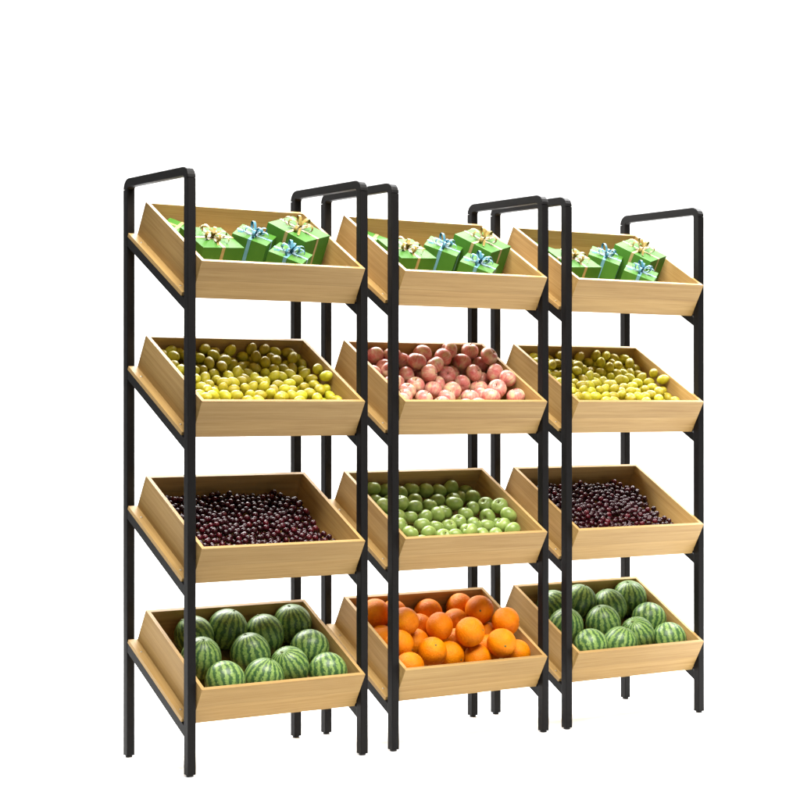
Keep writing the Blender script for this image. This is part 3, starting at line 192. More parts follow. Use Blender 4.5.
def streak_vec(nt, tc, rnd_out, k=2.2, zs=10):
    sep = nt.nodes.new('ShaderNodeSeparateXYZ'); nt.links.new(tc.outputs['Object'], sep.inputs[0])
    ln = nt.nodes.new('ShaderNodeVectorMath'); ln.operation = 'NORMALIZE'
    c0 = nt.nodes.new('ShaderNodeCombineXYZ')
    nt.links.new(sep.outputs[0], c0.inputs[0]); nt.links.new(sep.outputs[1], c0.inputs[1])
    nt.links.new(c0.outputs[0], ln.inputs[0])
    sp2 = nt.nodes.new('ShaderNodeSeparateXYZ'); nt.links.new(ln.outputs[0], sp2.inputs[0])
    c1 = nt.nodes.new('ShaderNodeCombineXYZ')
    r = mth(nt, 'MULTIPLY', rnd_out, 50)
    nt.links.new(mth(nt, 'MULTIPLY_ADD', sp2.outputs[0], k, r), c1.inputs[0])
    nt.links.new(mth(nt, 'MULTIPLY', sp2.outputs[1], k), c1.inputs[1])
    nt.links.new(mth(nt, 'MULTIPLY', sep.outputs[2], zs), c1.inputs[2])
    return c1.outputs[0], sep

m, nt, b = mat('pink red apple skin'); M['apple'] = m
tc, v, oi = coords(nt, rnd=40)
sv, sep = streak_vec(nt, tc, oi.outputs['Random'], 7, .9)
st = noise(nt, sv, 1.0, 4, .7)
blotch = noise(nt, v, 1.1, 3, .6)
f = mth(nt, 'ADD', mth(nt, 'MULTIPLY', st, .55), mth(nt, 'MULTIPLY', blotch, .75))
c = ramp(nt, f, [(.50, (.62, .52, .28)), (.59, (.62, .37, .26)), (.69, (.58, .21, .18)), (.85, (.50, .10, .10))])
dots = N(nt, 'ShaderNodeTexVoronoi', Scale=11.0); nt.links.new(v, dots.inputs['Vector'])
c = mix(nt, mth(nt, 'MULTIPLY', mth(nt, 'LESS_THAN', dots.outputs['Distance'], .14), .35), c, (.65, .5, .3))
nt.links.new(c, b.inputs['Base Color']); b.inputs['Roughness'].default_value = .33; b.inputs['Specular IOR Level'].default_value = .4

m, nt, b = mat('green apple skin'); M['green_apple'] = m
tc, v, oi = coords(nt, rnd=40)
bl = noise(nt, v, .9, 3, .6)
c = ramp(nt, bl, [(.35, (.16, .235, .050)), (.55, (.22, .305, .072)), (.75, (.32, .385, .115))])
dots = N(nt, 'ShaderNodeTexVoronoi', Scale=10.0); nt.links.new(v, dots.inputs['Vector'])
c = mix(nt, mth(nt, 'MULTIPLY', mth(nt, 'LESS_THAN', dots.outputs['Distance'], .13), .4), c, (.5, .55, .25))
nt.links.new(c, b.inputs['Base Color']); b.inputs['Roughness'].default_value = .35; b.inputs['Specular IOR Level'].default_value = .4

m, nt, b = mat('yellow green lime skin'); M['lime'] = m
tc, v, oi = coords(nt, rnd=40)
bl = noise(nt, v, 1.3, 3, .6)
c = ramp(nt, bl, [(.3, (.36, .325, .018)), (.55, (.46, .405, .024)), (.75, (.55, .48, .038))])
hs = nt.nodes.new('ShaderNodeHueSaturation'); nt.links.new(c, hs.inputs['Color'])
nt.links.new(mth(nt, 'MULTIPLY_ADD', oi.outputs['Random'], .35, .75), hs.inputs['Value'])
nt.links.new(mth(nt, 'MULTIPLY_ADD', oi.outputs['Random'], .03, .483), hs.inputs['Hue'])
nt.links.new(hs.outputs[0], b.inputs['Base Color']); b.inputs['Roughness'].default_value = .36; b.inputs['Specular IOR Level'].default_value = .4
bump(nt, b, noise(nt, v, 10, 2), .15, .01)

m, nt, b = mat('orange peel'); M['orange'] = m
tc, v, oi = coords(nt, rnd=40)
bl = noise(nt, v, .9, 3, .6)
c = ramp(nt, bl, [(.3, (.58, .140, .0)), (.55, (.68, .190, .0)), (.78, (.76, .265, .002))])
nt.links.new(c, b.inputs['Base Color']); b.inputs['Roughness'].default_value = .42; b.inputs['Specular IOR Level'].default_value = .16
pore = N(nt, 'ShaderNodeTexVoronoi', Scale=17.0); nt.links.new(v, pore.inputs['Vector'])
bump(nt, b, pore.outputs['Distance'], .25, .02)

m, nt, b = mat('dark cherry skin'); M['cherry'] = m
tc, v, oi = coords(nt, rnd=40)
c = ramp(nt, oi.outputs['Random'], [(0, (.010, .0006, .002)), (.6, (.028, .001, .004)), (1, (.075, .003, .008))])
nt.links.new(c, b.inputs['Base Color']); b.inputs['Roughness'].default_value = .27; b.inputs['Specular IOR Level'].default_value = .28

m, nt, b = mat('fruit stem'); M['stem'] = m
tc, v, oi = coords(nt)
nt.links.new(ramp(nt, noise(nt, v, 8), [(.3, (.06, .035, .012)), (.7, (.14, .09, .03))]), b.inputs['Base Color']); b.inputs['Roughness'].default_value = .8
m, nt, b = mat('green stem'); M['green_stem'] = m
tc, v, oi = coords(nt)
nt.links.new(ramp(nt, noise(nt, v, 8), [(.3, (.05, .075, .015)), (.7, (.12, .15, .03))]), b.inputs['Base Color']); b.inputs['Roughness'].default_value = .7

m, nt, b = mat('green gift paper'); M['paper'] = m
tc, v, oi = coords(nt, rnd=10)
c = ramp(nt, noise(nt, v, 14, 2), [(.3, (.050, .160, .020)), (.7, (.064, .185, .025))])
nt.links.new(c, b.inputs['Base Color']); b.inputs['Roughness'].default_value = .6; b.inputs['Specular IOR Level'].default_value = .1
bump(nt, b, noise(nt, v, 30, 2), .05, .001)
def satin(name, c1, c2):
    m, nt, b = mat(name)
    tc, v, oi = coords(nt)
    nt.links.new(ramp(nt, noise(nt, v, 60, 2), [(.3, c1), (.7, c2)]), b.inputs['Base Color'])
    b.inputs['Roughness'].default_value = .42; b.inputs['Specular IOR Level'].default_value = .15; b.inputs['Sheen Weight'].default_value = .1
    return m
M['gold'] = satin('gold satin ribbon', (.17, .12, .022), (.29, .215, .055))
M['blue'] = satin('blue satin ribbon', (.03, .12, .17), (.07, .21, .28))
M['gold_band'] = satin('pale gold band', (.31, .24, .09), (.38, .30, .13))
M['blue_band'] = satin('pale blue band', (.11, .28, .35), (.14, .32, .40))

m, nt, b = mat('white studio sweep'); M['white'] = m
tc, v, oi = coords(nt)
nt.links.new(ramp(nt, noise(nt, v, 3, 2), [(.3, (.85, .85, .85)), (.7, (.87, .87, .87))]), b.inputs['Base Color']); b.inputs['Roughness'].default_value = .9
b.inputs['Specular IOR Level'].default_value = .1

# ------------------------------------------------------------------ mesh helpers
def finish(bm, name, material, smooth=False, bevel=0.0, seg=2):
    if bevel:
        ed = [e for e in bm.edges if len(e.link_faces) == 2 and e.calc_face_angle(0) > R(35)]
        bmesh.ops.bevel(bm, geom=ed, offset=bevel, segments=seg, profile=.6, affect='EDGES', clamp_overlap=True)
    bmesh.ops.recalc_face_normals(bm, faces=bm.faces)
    me = bpy.data.meshes.new(name); bm.to_mesh(me); bm.free()
    me.materials.append(material)
    if smooth:
        for p in me.polygons: p.use_smooth = True
    return me

def add_box(bm, lo, hi):
    x0, y0, z0 = lo; x1, y1, z1 = hi
    vs = [bm.verts.new(c) for c in ((x0,y0,z0),(x1,y0,z0),(x1,y1,z0),(x0,y1,z0),(x0,y0,z1),(x1,y0,z1),(x1,y1,z1),(x0,y1,z1))]
    for f in ((0,3,2,1),(4,5,6,7),(0,1,5,4),(1,2,6,5),(2,3,7,6),(3,0,4,7)): bm.faces.new([vs[i] for i in f])

def box_mesh(name, lo, hi, material, bevel=.0012):
    bm = bmesh.new(); add_box(bm, lo, hi); return finish(bm, name, material, bevel=bevel)

def lathe(name, prof, material, seg=24, wob=None):
    bm = bmesh.new(); rings = []
    for r, z in prof:
        if r < 1e-6: rings.append([bm.verts.new((0, 0, z))]); continue
        ring = []
        for i in range(seg):
            a = 2 * math.pi * i / seg; k = wob(a, z) if wob else 1
            ring.append(bm.verts.new((r * k * math.cos(a), r * k * math.sin(a), z)))
        rings.append(ring)
    for A, B in zip(rings, rings[1:]):
        if len(A) == 1 and len(B) == 1: continue
        for i in range(seg):
            j = (i + 1) % seg
            if len(A) == 1: bm.faces.new((A[0], B[i], B[j]))
            elif len(B) == 1: bm.faces.new((A[i], B[0], A[j]))
            else: bm.faces.new((A[i], B[i], B[j], A[j]))
    return finish(bm, name, material, smooth=True)

def sweep(name, path, half, material, bev=.0022):
    """square tube (rounded arrises) along a path lying in the plane x = 0"""
    bm = bmesh.new(); pts = [Vector(p) for p in path]; rings = []
    sec = []
    for sx, sy in ((1, 1), (-1, 1), (-1, -1), (1, -1)):
        for k in range(3):
            a0 = math.atan2(sy, sx) - R(45) + R(45) * k
            sec.append((sx * (half - bev) + bev * math.cos(a0), sy * (half - bev) + bev * math.sin(a0)))
    for i, p in enumerate(pts):
        a = (pts[i] - pts[i-1]).normalized() if i else (pts[1] - pts[0]).normalized()
        c = (pts[i+1] - pts[i]).normalized() if i < len(pts) - 1 else a
        t = (a + c).normalized(); k = 1 / max(.5, t.dot(a))
        n = Vector((0, -t.z, t.y))
        rings.append([bm.verts.new(p + Vector((sx, 0, 0)) + n * sy * k) for sx, sy in sec])
    m_ = len(sec)
    for A, B in zip(rings, rings[1:]):
        for i in range(m_): bm.faces.new((A[i], A[(i+1) % m_], B[(i+1) % m_], B[i]))
    bm.faces.new(rings[0]); bm.faces.new(rings[-1])
    return finish(bm, name, material)

# ------------------------------------------------------------------ racks
RC = .022      # outer bend radius reach of the top bar
def top_bar_mesh():
    h = TUBE / 2; z = H - h; r = RC; path = [(0, 0, H - h - r)]
    for k in range(1, 6):
        a = R(90) * k / 5; path.append((0, r - r * math.cos(a), z - r + r * math.sin(a)))
    for k in range(0, 6):
        a = R(90) * k / 5; path.append((0, D - r + r * math.sin(a), z - r + r * math.cos(a)))
    return sweep('top_bar', path, h, M['steel'])
POST = sweep('post', [(0, 0, .006), (0, 0, H - TUBE / 2 - RC)], TUBE / 2, M['steel'])
BAR = top_bar_mesh()
FOOT = lathe('foot', [(0, 0), (.0095, 0), (.0110, .0015), (.0110, .0045), (.0095, .006), (0, .006)], M['plastic'], 16)
# slope rail: from the rear face of the front post to the front face of the rear post
def rail_mesh():
    h = TUBE / 2
    y0, y1 = h - .001, D - h + .001
    # board underside passes through (FRONT_Y + .0583 at the tray's front edge); z relative to the front rim
    yb = FRONT_Y + BOX_H * math.sin(TILT); zb = -BOX_H * math.cos(TILT)
    f = lambda y: zb + (y - yb) * math.tan(TILT) - h / math.cos(TILT) - .0006
    bm = bmesh.new()
    dz = h / math.cos(TILT)
    P = [(y0, f(y0) - dz), (y1, f(y1) - dz), (y1, f(y1) + dz), (y0, f(y0) + dz)]
    A = [bm.verts.new((-h + .001, *q)) for q in P]; B = [bm.verts.new((h - .001, *q)) for q in P]
    bm.faces.new(A); bm.faces.new(B)
    for i in range(4): bm.faces.new((A[i], A[(i+1) % 4], B[(i+1) % 4], B[i]))
    return finish(bm, 'slope_rail', M['steel'], bevel=.0015)
RAIL = rail_mesh()
rack_labels = ['nearest and leftmost black steel rack of four sloping wooden trays, watermelons at the bottom',
               'middle black steel rack carrying red apples, green apples and oranges',
               'rightmost and farthest black steel rack of four sloping wooden trays']
for u in range(3):
    root = empty('display_rack', Matrix.Translation((UNIT_X[u], 0, 0)))
    tag(root, rack_labels[u], 'display rack', 'black steel display racks in a row')
    for s in (0, 1):
        for dpt in (0, 1):
            link('post', POST, root, Matrix.Translation((s * W, dpt * D, 0)))
            link('foot', FOOT, root, Matrix.Translation((s * W, dpt * D, 0)))
        link('top_bar', BAR, root, Matrix.Translation((s * W, 0, 0)))
        for r in range(4):
            link('slope_rail', RAIL, root, Matrix.Translation((s * W, 0, TRAY_Z[r])))

# ------------------------------------------------------------------ trays
FL = INSET + TUBE / 2          # the base board reaches out over the rails
tray_meshes = dict(
    front_panel=box_mesh('front_panel', (0, 0, 0), (BOX_W, T, BOX_H), M['wood_front']),
    back_panel=box_mesh('back_panel', (0, BOX_L - T, T + .0003), (BOX_W, BOX_L, BOX_H), M['wood_back']),
    side_left=box_mesh('side_panel', (0, T + .0002, T + .0003), (T, BOX_L - T - .0002, BOX_H), M['wood_side']),
    side_right=box_mesh('side_panel', (BOX_W - T, T + .0002, T + .0003), (BOX_W, BOX_L - T - .0002, BOX_H), M['wood_side']),
    base=box_mesh('base_board', (-FL, T + .0002, 0), (BOX_W + FL, BOX_L + .002, T), M['wood_base']))
SCREW = lathe('screw', [(0, .0016), (.0012, .0010), (.0030, .0014), (.0036, .0005), (.0036, -.002), (0, -.002)], M['zinc'], 12)

def tray_matrix(u, r):
    o = Vector((UNIT_X[u] + INSET, FRONT_Y + BOX_H * math.sin(TILT), TRAY_Z[r] - BOX_H * math.cos(TILT)))
    return Matrix.Translation(o) @ Matrix.Rotation(TILT, 4, 'X')

CONT = [['green gift boxes', 'yellow-green limes', 'dark cherries', 'watermelons'],
        ['green gift boxes', 'pink-red apples', 'green apples', 'oranges'],
        ['green gift boxes', 'yellow-green limes', 'dark cherries', 'watermelons']]
RACKW = ['left', 'middle', 'right']; TIER = ['top', 'second', 'third', 'bottom']
for u in range(3):
    for r in range(4):
        root = empty('wooden_tray', tray_matrix(u, r))
        tag(root, 'sloping light pine tray of %s, %s tray of the %s rack' % (CONT[u][r], TIER[r], RACKW[u]), 'tray', 'sloping pine trays on the racks')
        link('front_panel', tray_meshes['front_panel'], root)
        link('back_panel', tray_meshes['back_panel'], root)
        link('side_panel', tray_meshes['side_left'], root)
        link('side_panel', tray_meshes['side_right'], root)
        bb = link('base_board', tray_meshes['base'], root)
        for sx in (-FL * .5, BOX_W + FL * .5):
            for vv in (.055, .345):
                link('screw', SCREW, bb, Matrix.Translation((sx, vv, T)))

# ------------------------------------------------------------------ produce meshes (unit radius 1, scaled per fruit)
def apple_profile(n=18, deep=.30):
    pr = []
    for i in range(n + 1):
        t = math.pi * i / n
        r = math.sin(t) * (1 + .05 * math.cos(t)) * 1.02
        z = .90 * math.cos(t)
        z -= deep * math.exp(-(r / .26) ** 2) * (1 if t < math.pi / 2 else 0)
        z += .16 * math.exp(-(r / .2) ** 2) * (1 if t > math.pi / 2 else 0)
        pr.append((max(r, 0) if 0 < i < n else 0, z))
    return pr
def apple_mesh(name, material):
    ph = random.uniform(0, 6)
    return lathe(name, apple_profile(), material, 28, lambda a, z: 1 + .018 * math.sin(5 * a + ph) * (.5 - z * .5) + .02 * math.sin(2 * a + ph))
def stem_mesh(name, material, L=.42, r=.035, z0=.52):
    bm = bmesh.new(); rings = []
    for i in range(5):
        t = i / 4; c = Vector((.10 * t * t, .04 * t, z0 + L * t)); rr = r * (1 + .5 * t * t)
        rings.append([bm.verts.new(c + Vector((rr * math.cos(k * math.pi / 3), rr * math.sin(k * math.pi / 3), 0))) for k in range(6)])
    for A, B in zip(rings, rings[1:]):
        for i in range(6): bm.faces.new((A[i], A[(i+1) % 6], B[(i+1) % 6], B[i]))
    bm.faces.new(rings[0]); bm.faces.new(rings[-1])
    return finish(bm, name, material, smooth=True)
def ball(name, material, n=16, seg=24, f=None, wob=None):
    pr = []
    for i in range(n + 1):
        t = math.pi * i / n; r, z = math.sin(t), math.cos(t)
        if f: r, z = f(t, r, z)
        pr.append((r if 0 < i < n else 0, z))
    return lathe(name, pr, material, seg, wob)

APPLES = [apple_mesh('red_apple', M['apple']) for _ in range(3)]
GAPPLES = [apple_mesh('green_apple', M['green_apple']) for _ in range(3)]
STEM = stem_mesh('stem', M['stem'])
MELON_ = [ball('watermelon', M['melon'], 22, 40, lambda t, r, z: (r, z * 1.03 - .035 * math.exp(-(r / .14) ** 2) * (1 if z > 0 else -1)),
              (lambda p: lambda a, z: 1 + .008 * math.sin(3 * a + p))(p)) for p in (0, 2)]
MSTEM = stem_mesh('stem', M['green_stem'], .09, .035, .96)
ORANGE_ = ball('orange', M['orange'], 20, 32, lambda t, r, z: (r, z * .96 - .05 * math.exp(-(r / .13) ** 2) * (1 if z > 0 else -.6)))
OBUTTON = lathe('stem', [(0, .945), (.05, .945), (.075, .925), (.085, .905), (.06, .89), (0, .89)], M['green_stem'], 8)
LIME_ = ball('lime', M['lime'], 16, 20, lambda t, r, z: (r * .95, z * 1.04 + (.12 * math.exp(-(r / .16) ** 2) if z > 0 else -.04 * math.exp(-(r / .2) ** 2))))
CHERRY_ = ball('cherry', M['cherry'], 12, 16, lambda t, r, z: (r, z * .93 - .2 * math.exp(-(r / .22) ** 2) * (1 if z > 0 else 0)))

def lead_copy(proto_children, name, me, parts, Mx):
    o = link(name, me); o.matrix_world = Mx
    for pn, pm in parts:
        c = bpy.data.objects.new(pn, pm); col.objects.link(c); c.parent = o
    return o

ORD = ['leftmost', 'second', 'third', 'fourth', 'fifth', 'sixth', 'seventh', 'eighth', 'ninth', 'tenth', 'eleventh', 'twelfth']
ROWN = ['front', 'second', 'third', 'fourth', 'fifth', 'sixth', 'seventh', 'eighth', 'ninth', 'tenth']

# camera (used for naming the fruit row by row as they are seen)
CAM = Vector((-2.75031, -4.99619, 1.09343))
fw = Vector((.57511911, .81806332, .00322757)).normalized()
yaw, roll = -0.61275, -0.00037
rt = Vector((math.cos(yaw), math.sin(yaw), 0)); up = rt.cross(fw)
RTv = rt * math.cos(roll) + up * math.sin(roll); UPv = RTv.cross(fw)
def seen(p):
    v = p - CAM; z = v.dot(fw); return v.dot(RTv) / z, -v.dot(UPv) / z

def place(u, r, key, name, meshes, parts, group, cat, rot, word, per_row=None, labels=None, limit=None, shared=None, wid=(.97, 1.02), tall=(.95, 1.03)):
    TM = tray_matrix(u, r); L = DATA[key]; info = []
    for i, (a, v, h, rad) in enumerate(L):
        if limit is not None and i >= limit: break
        p = TM @ Vector((a, v, h))
        Mx = Matrix.Translation(p) @ rot(i).to_matrix().to_4x4() @ Matrix.Diagonal((rad * rnd.uniform(*wid), rad * rnd.uniform(*wid), rad * rnd.uniform(*tall), 1))
        o = lead_copy(None, name, meshes[i % len(meshes)], parts, Mx)
        info.append((o, p))
        if labels: tag(o, labels[i], cat, group)
        elif shared: tag(o, shared, cat, group)
    if not labels and not shared:
        ss = sorted(info, key=lambda q: -seen(q[1])[1] + 0.0)
        rows = [ss[k:k + per_row] for k in range(0, len(ss), per_row)]
        for k, row in enumerate(rows):
            row.sort(key=lambda q: seen(q[1])[0])
            for j, (o, p) in enumerate(row):
                pos = 'leftmost' if j == 0 else ('rightmost' if j == len(row) - 1 else ORD[j] + ' from the left')
                tag(o, '%s, %s in the %s row of its tray' % (word, pos, ROWN[k] if k < len(rows) - 1 else 'rearmost'), cat, group)
    return info

rnd = random.Random(4)
def free_rot(i): return Euler((rnd.uniform(0, 6.28), rnd.uniform(0, 6.28), rnd.uniform(0, 6.28)))
def apple_rot(i): return Euler((rnd.gauss(.0, .75), rnd.gauss(0, .6), rnd.uniform(0, 6.28)))
def melon_rot(i): return Euler((TILT * -.3 + rnd.gauss(-.25, .12), rnd.gauss(.05, .15), rnd.uniform(0, 6.28)))

melon_words = ['at the front left corner, right of the post', 'second from the left in the front row', 'at the front right corner of the tray',
               'behind the gap beside the rightmost front one', 'in the middle, behind two front ones', 'beside the right panel, mid tray',
               'just behind the central melon', 'at the rear right corner of the tray', 'rear left, against the back panel',
               'mostly behind the left front post', 'rearmost one beside the left panel']
for u in (0, 2):
    rnd.seed(8)
    place(u, 3, 'melon', 'watermelon', MELON_, [('stem', MSTEM)], 'watermelons in the bottom trays', 'watermelon', melon_rot, '',
          labels=['striped watermelon in the %s rack, %s' % (RACKW[u], w) for w in melon_words])
rnd.seed(3)
place(1, 3, 'orange', 'orange', [ORANGE_], [('stem', OBUTTON)], 'oranges in the bottom tray of the middle rack', 'orange',
      lambda i: Euler((rnd.uniform(.9, 2.0) if i % 3 else rnd.uniform(-2.5, -1), rnd.gauss(0, .5), rnd.gauss(0, .7))), 'ripe orange', per_row=5)
place(1, 1, 'apple', 'red_apple', APPLES, [('stem', STEM)], 'pink-red apples in the middle rack', 'apple', apple_rot, 'pink-red apple', per_row=7)
place(1, 2, 'gapple', 'green_apple', GAPPLES, [('stem', STEM)], 'green apples in the middle rack', 'apple', apple_rot, 'green apple', per_row=8)

def heap(name, key, sets, me, material, label, group, cat):
    """the rest of a heap of small fruit, past the 300 that are built one by one"""
    bm = bmesh.new()
    for u, r, start in sets:
        TM = tray_matrix(u, r)
        for (a, v, h, rad) in DATA[key][start:]:
            b2 = bmesh.new(); b2.from_mesh(me)
            b2.transform(Matrix.Translation(TM @ Vector((a, v, h))) @ free_rot(0).to_matrix().to_4x4() @ Matrix.Scale(rad, 4))
            tmp = bpy.data.meshes.new('t'); b2.to_mesh(tmp); b2.free(); bm.from_mesh(tmp); bpy.data.meshes.remove(tmp)
    o = link(name, finish(bm, name, material, smooth=True)); tag(o, label, cat, group, 'stuff')

for u, lim in ((0, 150), (2, 150)):
    rnd.seed(21)
    place(u, 1, 'lime', 'lime', [LIME_], [], 'limes heaped in the %s rack' % RACKW[u], 'lime', free_rot, '', limit=lim, wid=(.88, .97), tall=(1.06, 1.22),
          shared='small yellow-green lime heaped in the second tray of the %s rack' % RACKW[u])
heap('limes', 'lime', [(0, 1, 150), (2, 1, 150)], LIME_, M['lime'], 'yellow-green limes underneath the heaps in the second trays', None, 'limes')
for u, lim in ((0, 165), (2, 135)):
    rnd.seed(22)
    place(u, 2, 'cherry', 'cherry', [CHERRY_], [], 'cherries heaped in the %s rack' % RACKW[u], 'cherry', free_rot, '', limit=lim,
          shared='glossy dark red cherry heaped in the third tray of the %s rack' % RACKW[u])
heap('cherries', 'cherry', [(0, 2, 165), (2, 2, 135)], CHERRY_, M['cherry'], 'glossy dark cherries filling in the heaps in the third trays', None, 'cherries')

# ------------------------------------------------------------------ gift boxes
def bands_mesh(a, b, h, material, w=.011, ca=.0, cb=.0):
    t = .0009; bm = bmesh.new()
    for ax in (0, 1):
        L, c = (b, ca) if ax == 0 else (a, cb)
        up_ = .0003 if ax else 0
        segs = [((c - w/2, -L/2 - t - up_), (c + w/2, L/2 + t + up_), h, h + t + up_),
                ((c - w/2, -L/2 - t - up_), (c + w/2, -L/2 + .0002), .0, h + .0001),
                ((c - w/2, L/2 - .0002), (c + w/2, L/2 + t + up_), .0, h + .0001)]
        for (p0, q0), (p1, q1), z0, z1 in segs:
            lo = (p0, q0, z0) if ax == 0 else (q0, p0, z0); hi = (p1, q1, z1) if ax == 0 else (q1, p1, z1)
            add_box(bm, lo, hi)
    return finish(bm, 'ribbon', material)

def bow_mesh(material, size=.045, loops=6, seed=1, width=.010):
    rb = random.Random(seed); bm = bmesh.new()
    def strip(pts, wdir, w):
        prev = None
        for i, p in enumerate(pts):
            wd = wdir(i / (len(pts) - 1)) * w / 2
            tk = .0004
            cur = [bm.verts.new(p - wd), bm.verts.new(p + wd)]
            if prev: bm.faces.new((prev[0], prev[1], cur[1], cur[0]))
            prev = cur
    for k in range(loops):
        a = 2 * math.pi * (k + rb.uniform(-.2, .2)) / loops; el = R(rb.uniform(18, 48)) if k % 2 else R(rb.uniform(6, 22))
        s = size * rb.uniform(.8, 1.1)
        d = Vector((math.cos(a) * math.cos(el), math.sin(a) * math.cos(el), math.sin(el)))
        side = Vector((-math.sin(a), math.cos(a), 0)); nrm = side.cross(d) * -1
        pts = []
        for i in range(17):
            t = 2 * math.pi * i / 16
            pts.append(d * (s * .5 * (1 - math.cos(t))) + nrm * (s * .30 * math.sin(t)) * (.35 + .65 * math.sin(t / 2)) + Vector((0, 0, .003)))
        strip(pts, lambda f, side=side: side, width * rb.uniform(.85, 1.1))
    for k in range(2):
        a = rb.uniform(0, 6.28) if k == 0 else a + 2.4
        d = Vector((math.cos(a), math.sin(a), 0)); side = Vector((-math.sin(a), math.cos(a), 0))
        pts = [d * (size * 1.25 * i / 10) + Vector((0, 0, .004 + .010 * math.sin(i / 10 * 5 + k) * (i / 10) + .008 * (1 - abs(i / 5 - 1)))) for i in range(11)]
        strip(pts, lambda f, side=side: (side + Vector((0, 0, .5 * math.sin(f * 5)))).normalized(), width * .9)
    # knot
    b2 = bmesh.new(); bmesh.ops.create_uvsphere(b2, u_segments=10, v_segments=6, radius=.006)
    b2.transform(Matrix.Translation((0, 0, .006)) @ Matrix.Diagonal((1, 1, .7, 1)))
    tmp = bpy.data.meshes.new('t'); b2.to_mesh(tmp); b2.free(); bm.from_mesh(tmp)
    me = finish(bm, 'bow', material, smooth=True)
    return me

GIFTS = [  # corner (u,v) of the top face, a, b, turn, height, colour, words
    (.0789, .141, .150, .142, 5, .100, 'gold', 'gold bow, front left of the tray'),
    (.306, .155, .106, .115, 45, .110, 'blue', 'blue bow, between the gold-bowed ones'),
    (.430, .139, .139, .150, 26, .138, 'gold', 'gold bow, biggest, by the right panel'),
    (.357, .018, .108, .112, 42.5, .118, 'blue', 'blue bow, front right of the tray'),
    (.085, .261, .090, .090, 45, .082, 'gold', 'mostly hidden by the front post, rear left')]
gm = []
for i, (cu, cv, a, b_, ang, h, colr, words) in enumerate(GIFTS):
    bx = box_mesh('box_body', (-a/2, -b_/2, 0), (a/2, b_/2, h), M['paper'], bevel=.0015)
    rb = bands_mesh(a, b_, h, M[colr + '_band'])
    bw = bow_mesh(M[colr], .052 if colr == 'gold' else .044, 7 if colr == 'gold' else 8, seed=i + 3, width=.0095 if colr == 'gold' else .0085)
    gm.append((bx, rb, bw))
for u in range(3):
    for i, (cu, cv, a, b_, ang, h, colr, words) in enumerate(GIFTS):
        c, s = math.cos(R(ang)), math.sin(R(ang))
        ctr = Vector((cu + c * a/2 - s * b_/2, cv + s * a/2 + c * b_/2, T + .0008))
        hh = h - T
        root = empty('gift_box', tray_matrix(u, 0) @ Matrix.Translation(ctr) @ Matrix.Rotation(R(ang), 4, 'Z') @ Matrix.Diagonal((1, 1, hh / h, 1)))
        root.matrix_world = tray_matrix(u, 0) @ Matrix.Translation(ctr) @ Matrix.Rotation(R(ang), 4, 'Z')
        tag(root, 'green gift, %s rack, %s' % (RACKW[u], words), 'gift box', 'wrapped green gifts in the top trays')
        link('box_body', gm[i][0], root, Matrix.Diagonal((1, 1, hh / h, 1)))
        link('ribbon', gm[i][1], root, Matrix.Diagonal((1, 1, hh / h, 1)))
        if i < 4: link('bow', gm[i][2], root, Matrix.Translation((0, 0, hh + .001)) @ Matrix.Rotation(u * .0, 4, 'Z'))

# ------------------------------------------------------------------ white sweep: floor curving up into the backdrop
fh = Vector((fw.x, fw.y, 0)).normalized(); sh = Vector((fh.y, -fh.x, 0)); C0 = Vector((.9, .2, 0))
prof = [(-1.27, 0), (-1, 0), (2, 0), (4.2, 0)]
rr = 1.6
for k in range(1, 13):
    a = R(90) * k / 12; prof.append((4.2 + rr * math.sin(a), rr - rr * math.cos(a)))
prof += [(5.8, 5.5), (5.8, 9)]
bm = bmesh.new(); rows = []
for d_, z in prof: rows.append([bm.verts.new(C0 + fh * d_ + sh * x + Vector((0, 0, z))) for x in (-9, -3, 0, 3, 9)])
for A, B in zip(rows, rows[1:]):
    for i in range(4): bm.faces.new((A[i], A[i+1], B[i+1], B[i]))
o = link('floor', finish(bm, 'floor', M['white'], smooth=True)); tag(o, 'plain white floor sweeping up into a white background', None, None, 'structure')

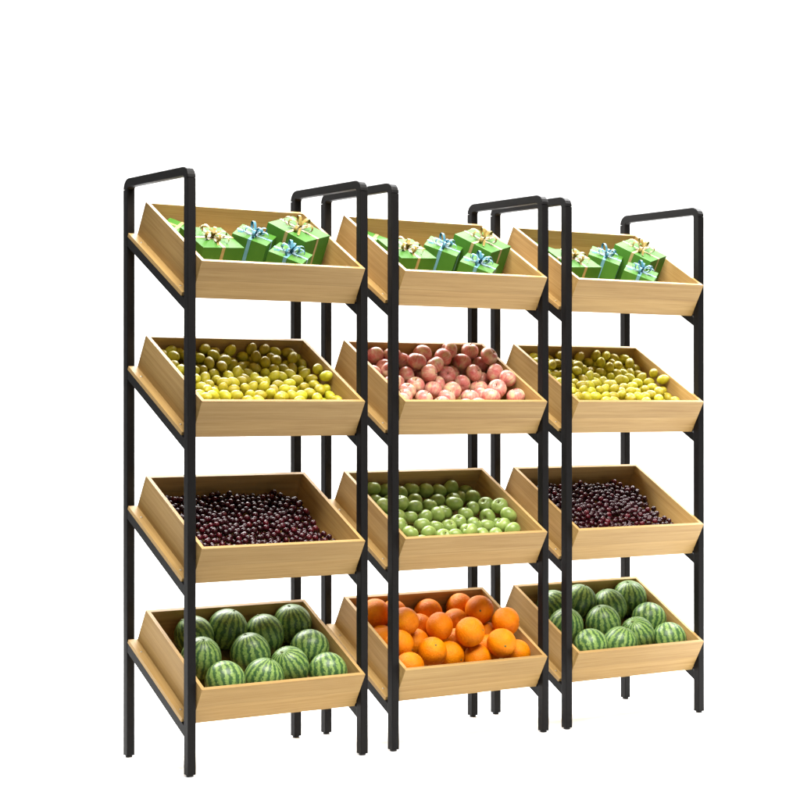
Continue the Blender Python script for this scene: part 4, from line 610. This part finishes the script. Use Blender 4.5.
# ------------------------------------------------------------------ light
def area(name, loc, target, sx, sy, power, color=(1, 1, 1)):
    l = bpy.data.lights.new(name, 'AREA'); l.shape = 'RECTANGLE'; l.size = sx; l.size_y = sy; l.energy = power; l.color = color
    o = bpy.data.objects.new(name, l); col.objects.link(o); o.location = loc
    o.rotation_euler = (Vector(target) - Vector(loc)).to_track_quat('-Z', 'Y').to_euler(); return o
ctr = Vector((.95, .15, .9))
area('key_softbox', ctr - fh * 2.05 + sh * .5 + Vector((0, 0, 3.4)), ctr - fh * .2, 3.4, 2.0, 545, (1, .965, .91))
area('added_fill_light', ctr - fh * 4.5 + sh * .8 + Vector((0, 0, -.2)), ctr, 2.4, 1.2, 12, (1, .96, .90))  # added weak fill from low in front, brightens the front panels
area('added_backdrop_light', C0 + fh * 2.6 + Vector((0, 0, 6.0)), C0 + fh * 5.6 + Vector((0, 0, 1.2)), 9, 1.2, 600)  # added unseen light, only there to turn the backdrop white
area('added_floor_light', C0 + fh * 2.0 + Vector((0, 0, 3.6)), C0 + fh * .7, 7, 1.0, 760)  # added overhead light behind the racks, whitens the floor and its shadows

w = bpy.data.worlds.new('World'); scene.world = w; w.use_nodes = True
bg = w.node_tree.nodes['Background']; bg.inputs[0].default_value = (1, 1, 1, 1); bg.inputs[1].default_value = .05

# ------------------------------------------------------------------ camera
cd = bpy.data.cameras.new('camera'); co = bpy.data.objects.new('camera', cd); col.objects.link(co)
cd.sensor_width = 36; cd.sensor_fit = 'HORIZONTAL'; cd.lens = 1922.46 / 800 * 36
cd.shift_x = (400 - 401.2568) / 800; cd.shift_y = (399.308 - 400) / 800
cd.clip_start = .1; cd.clip_end = 200
mw = Matrix((RTv, UPv, -fw)).transposed().to_4x4(); mw.translation = CAM
co.matrix_world = mw; scene.camera = co
scene.render.resolution_x = scene.render.resolution_y = 1024
scene.view_settings.view_transform = 'Standard'; scene.view_settings.look = 'None'
scene.view_settings.exposure = 0; scene.view_settings.gamma = 1
scene.cycles.use_denoising = True
scene.cycles.max_bounces = 8
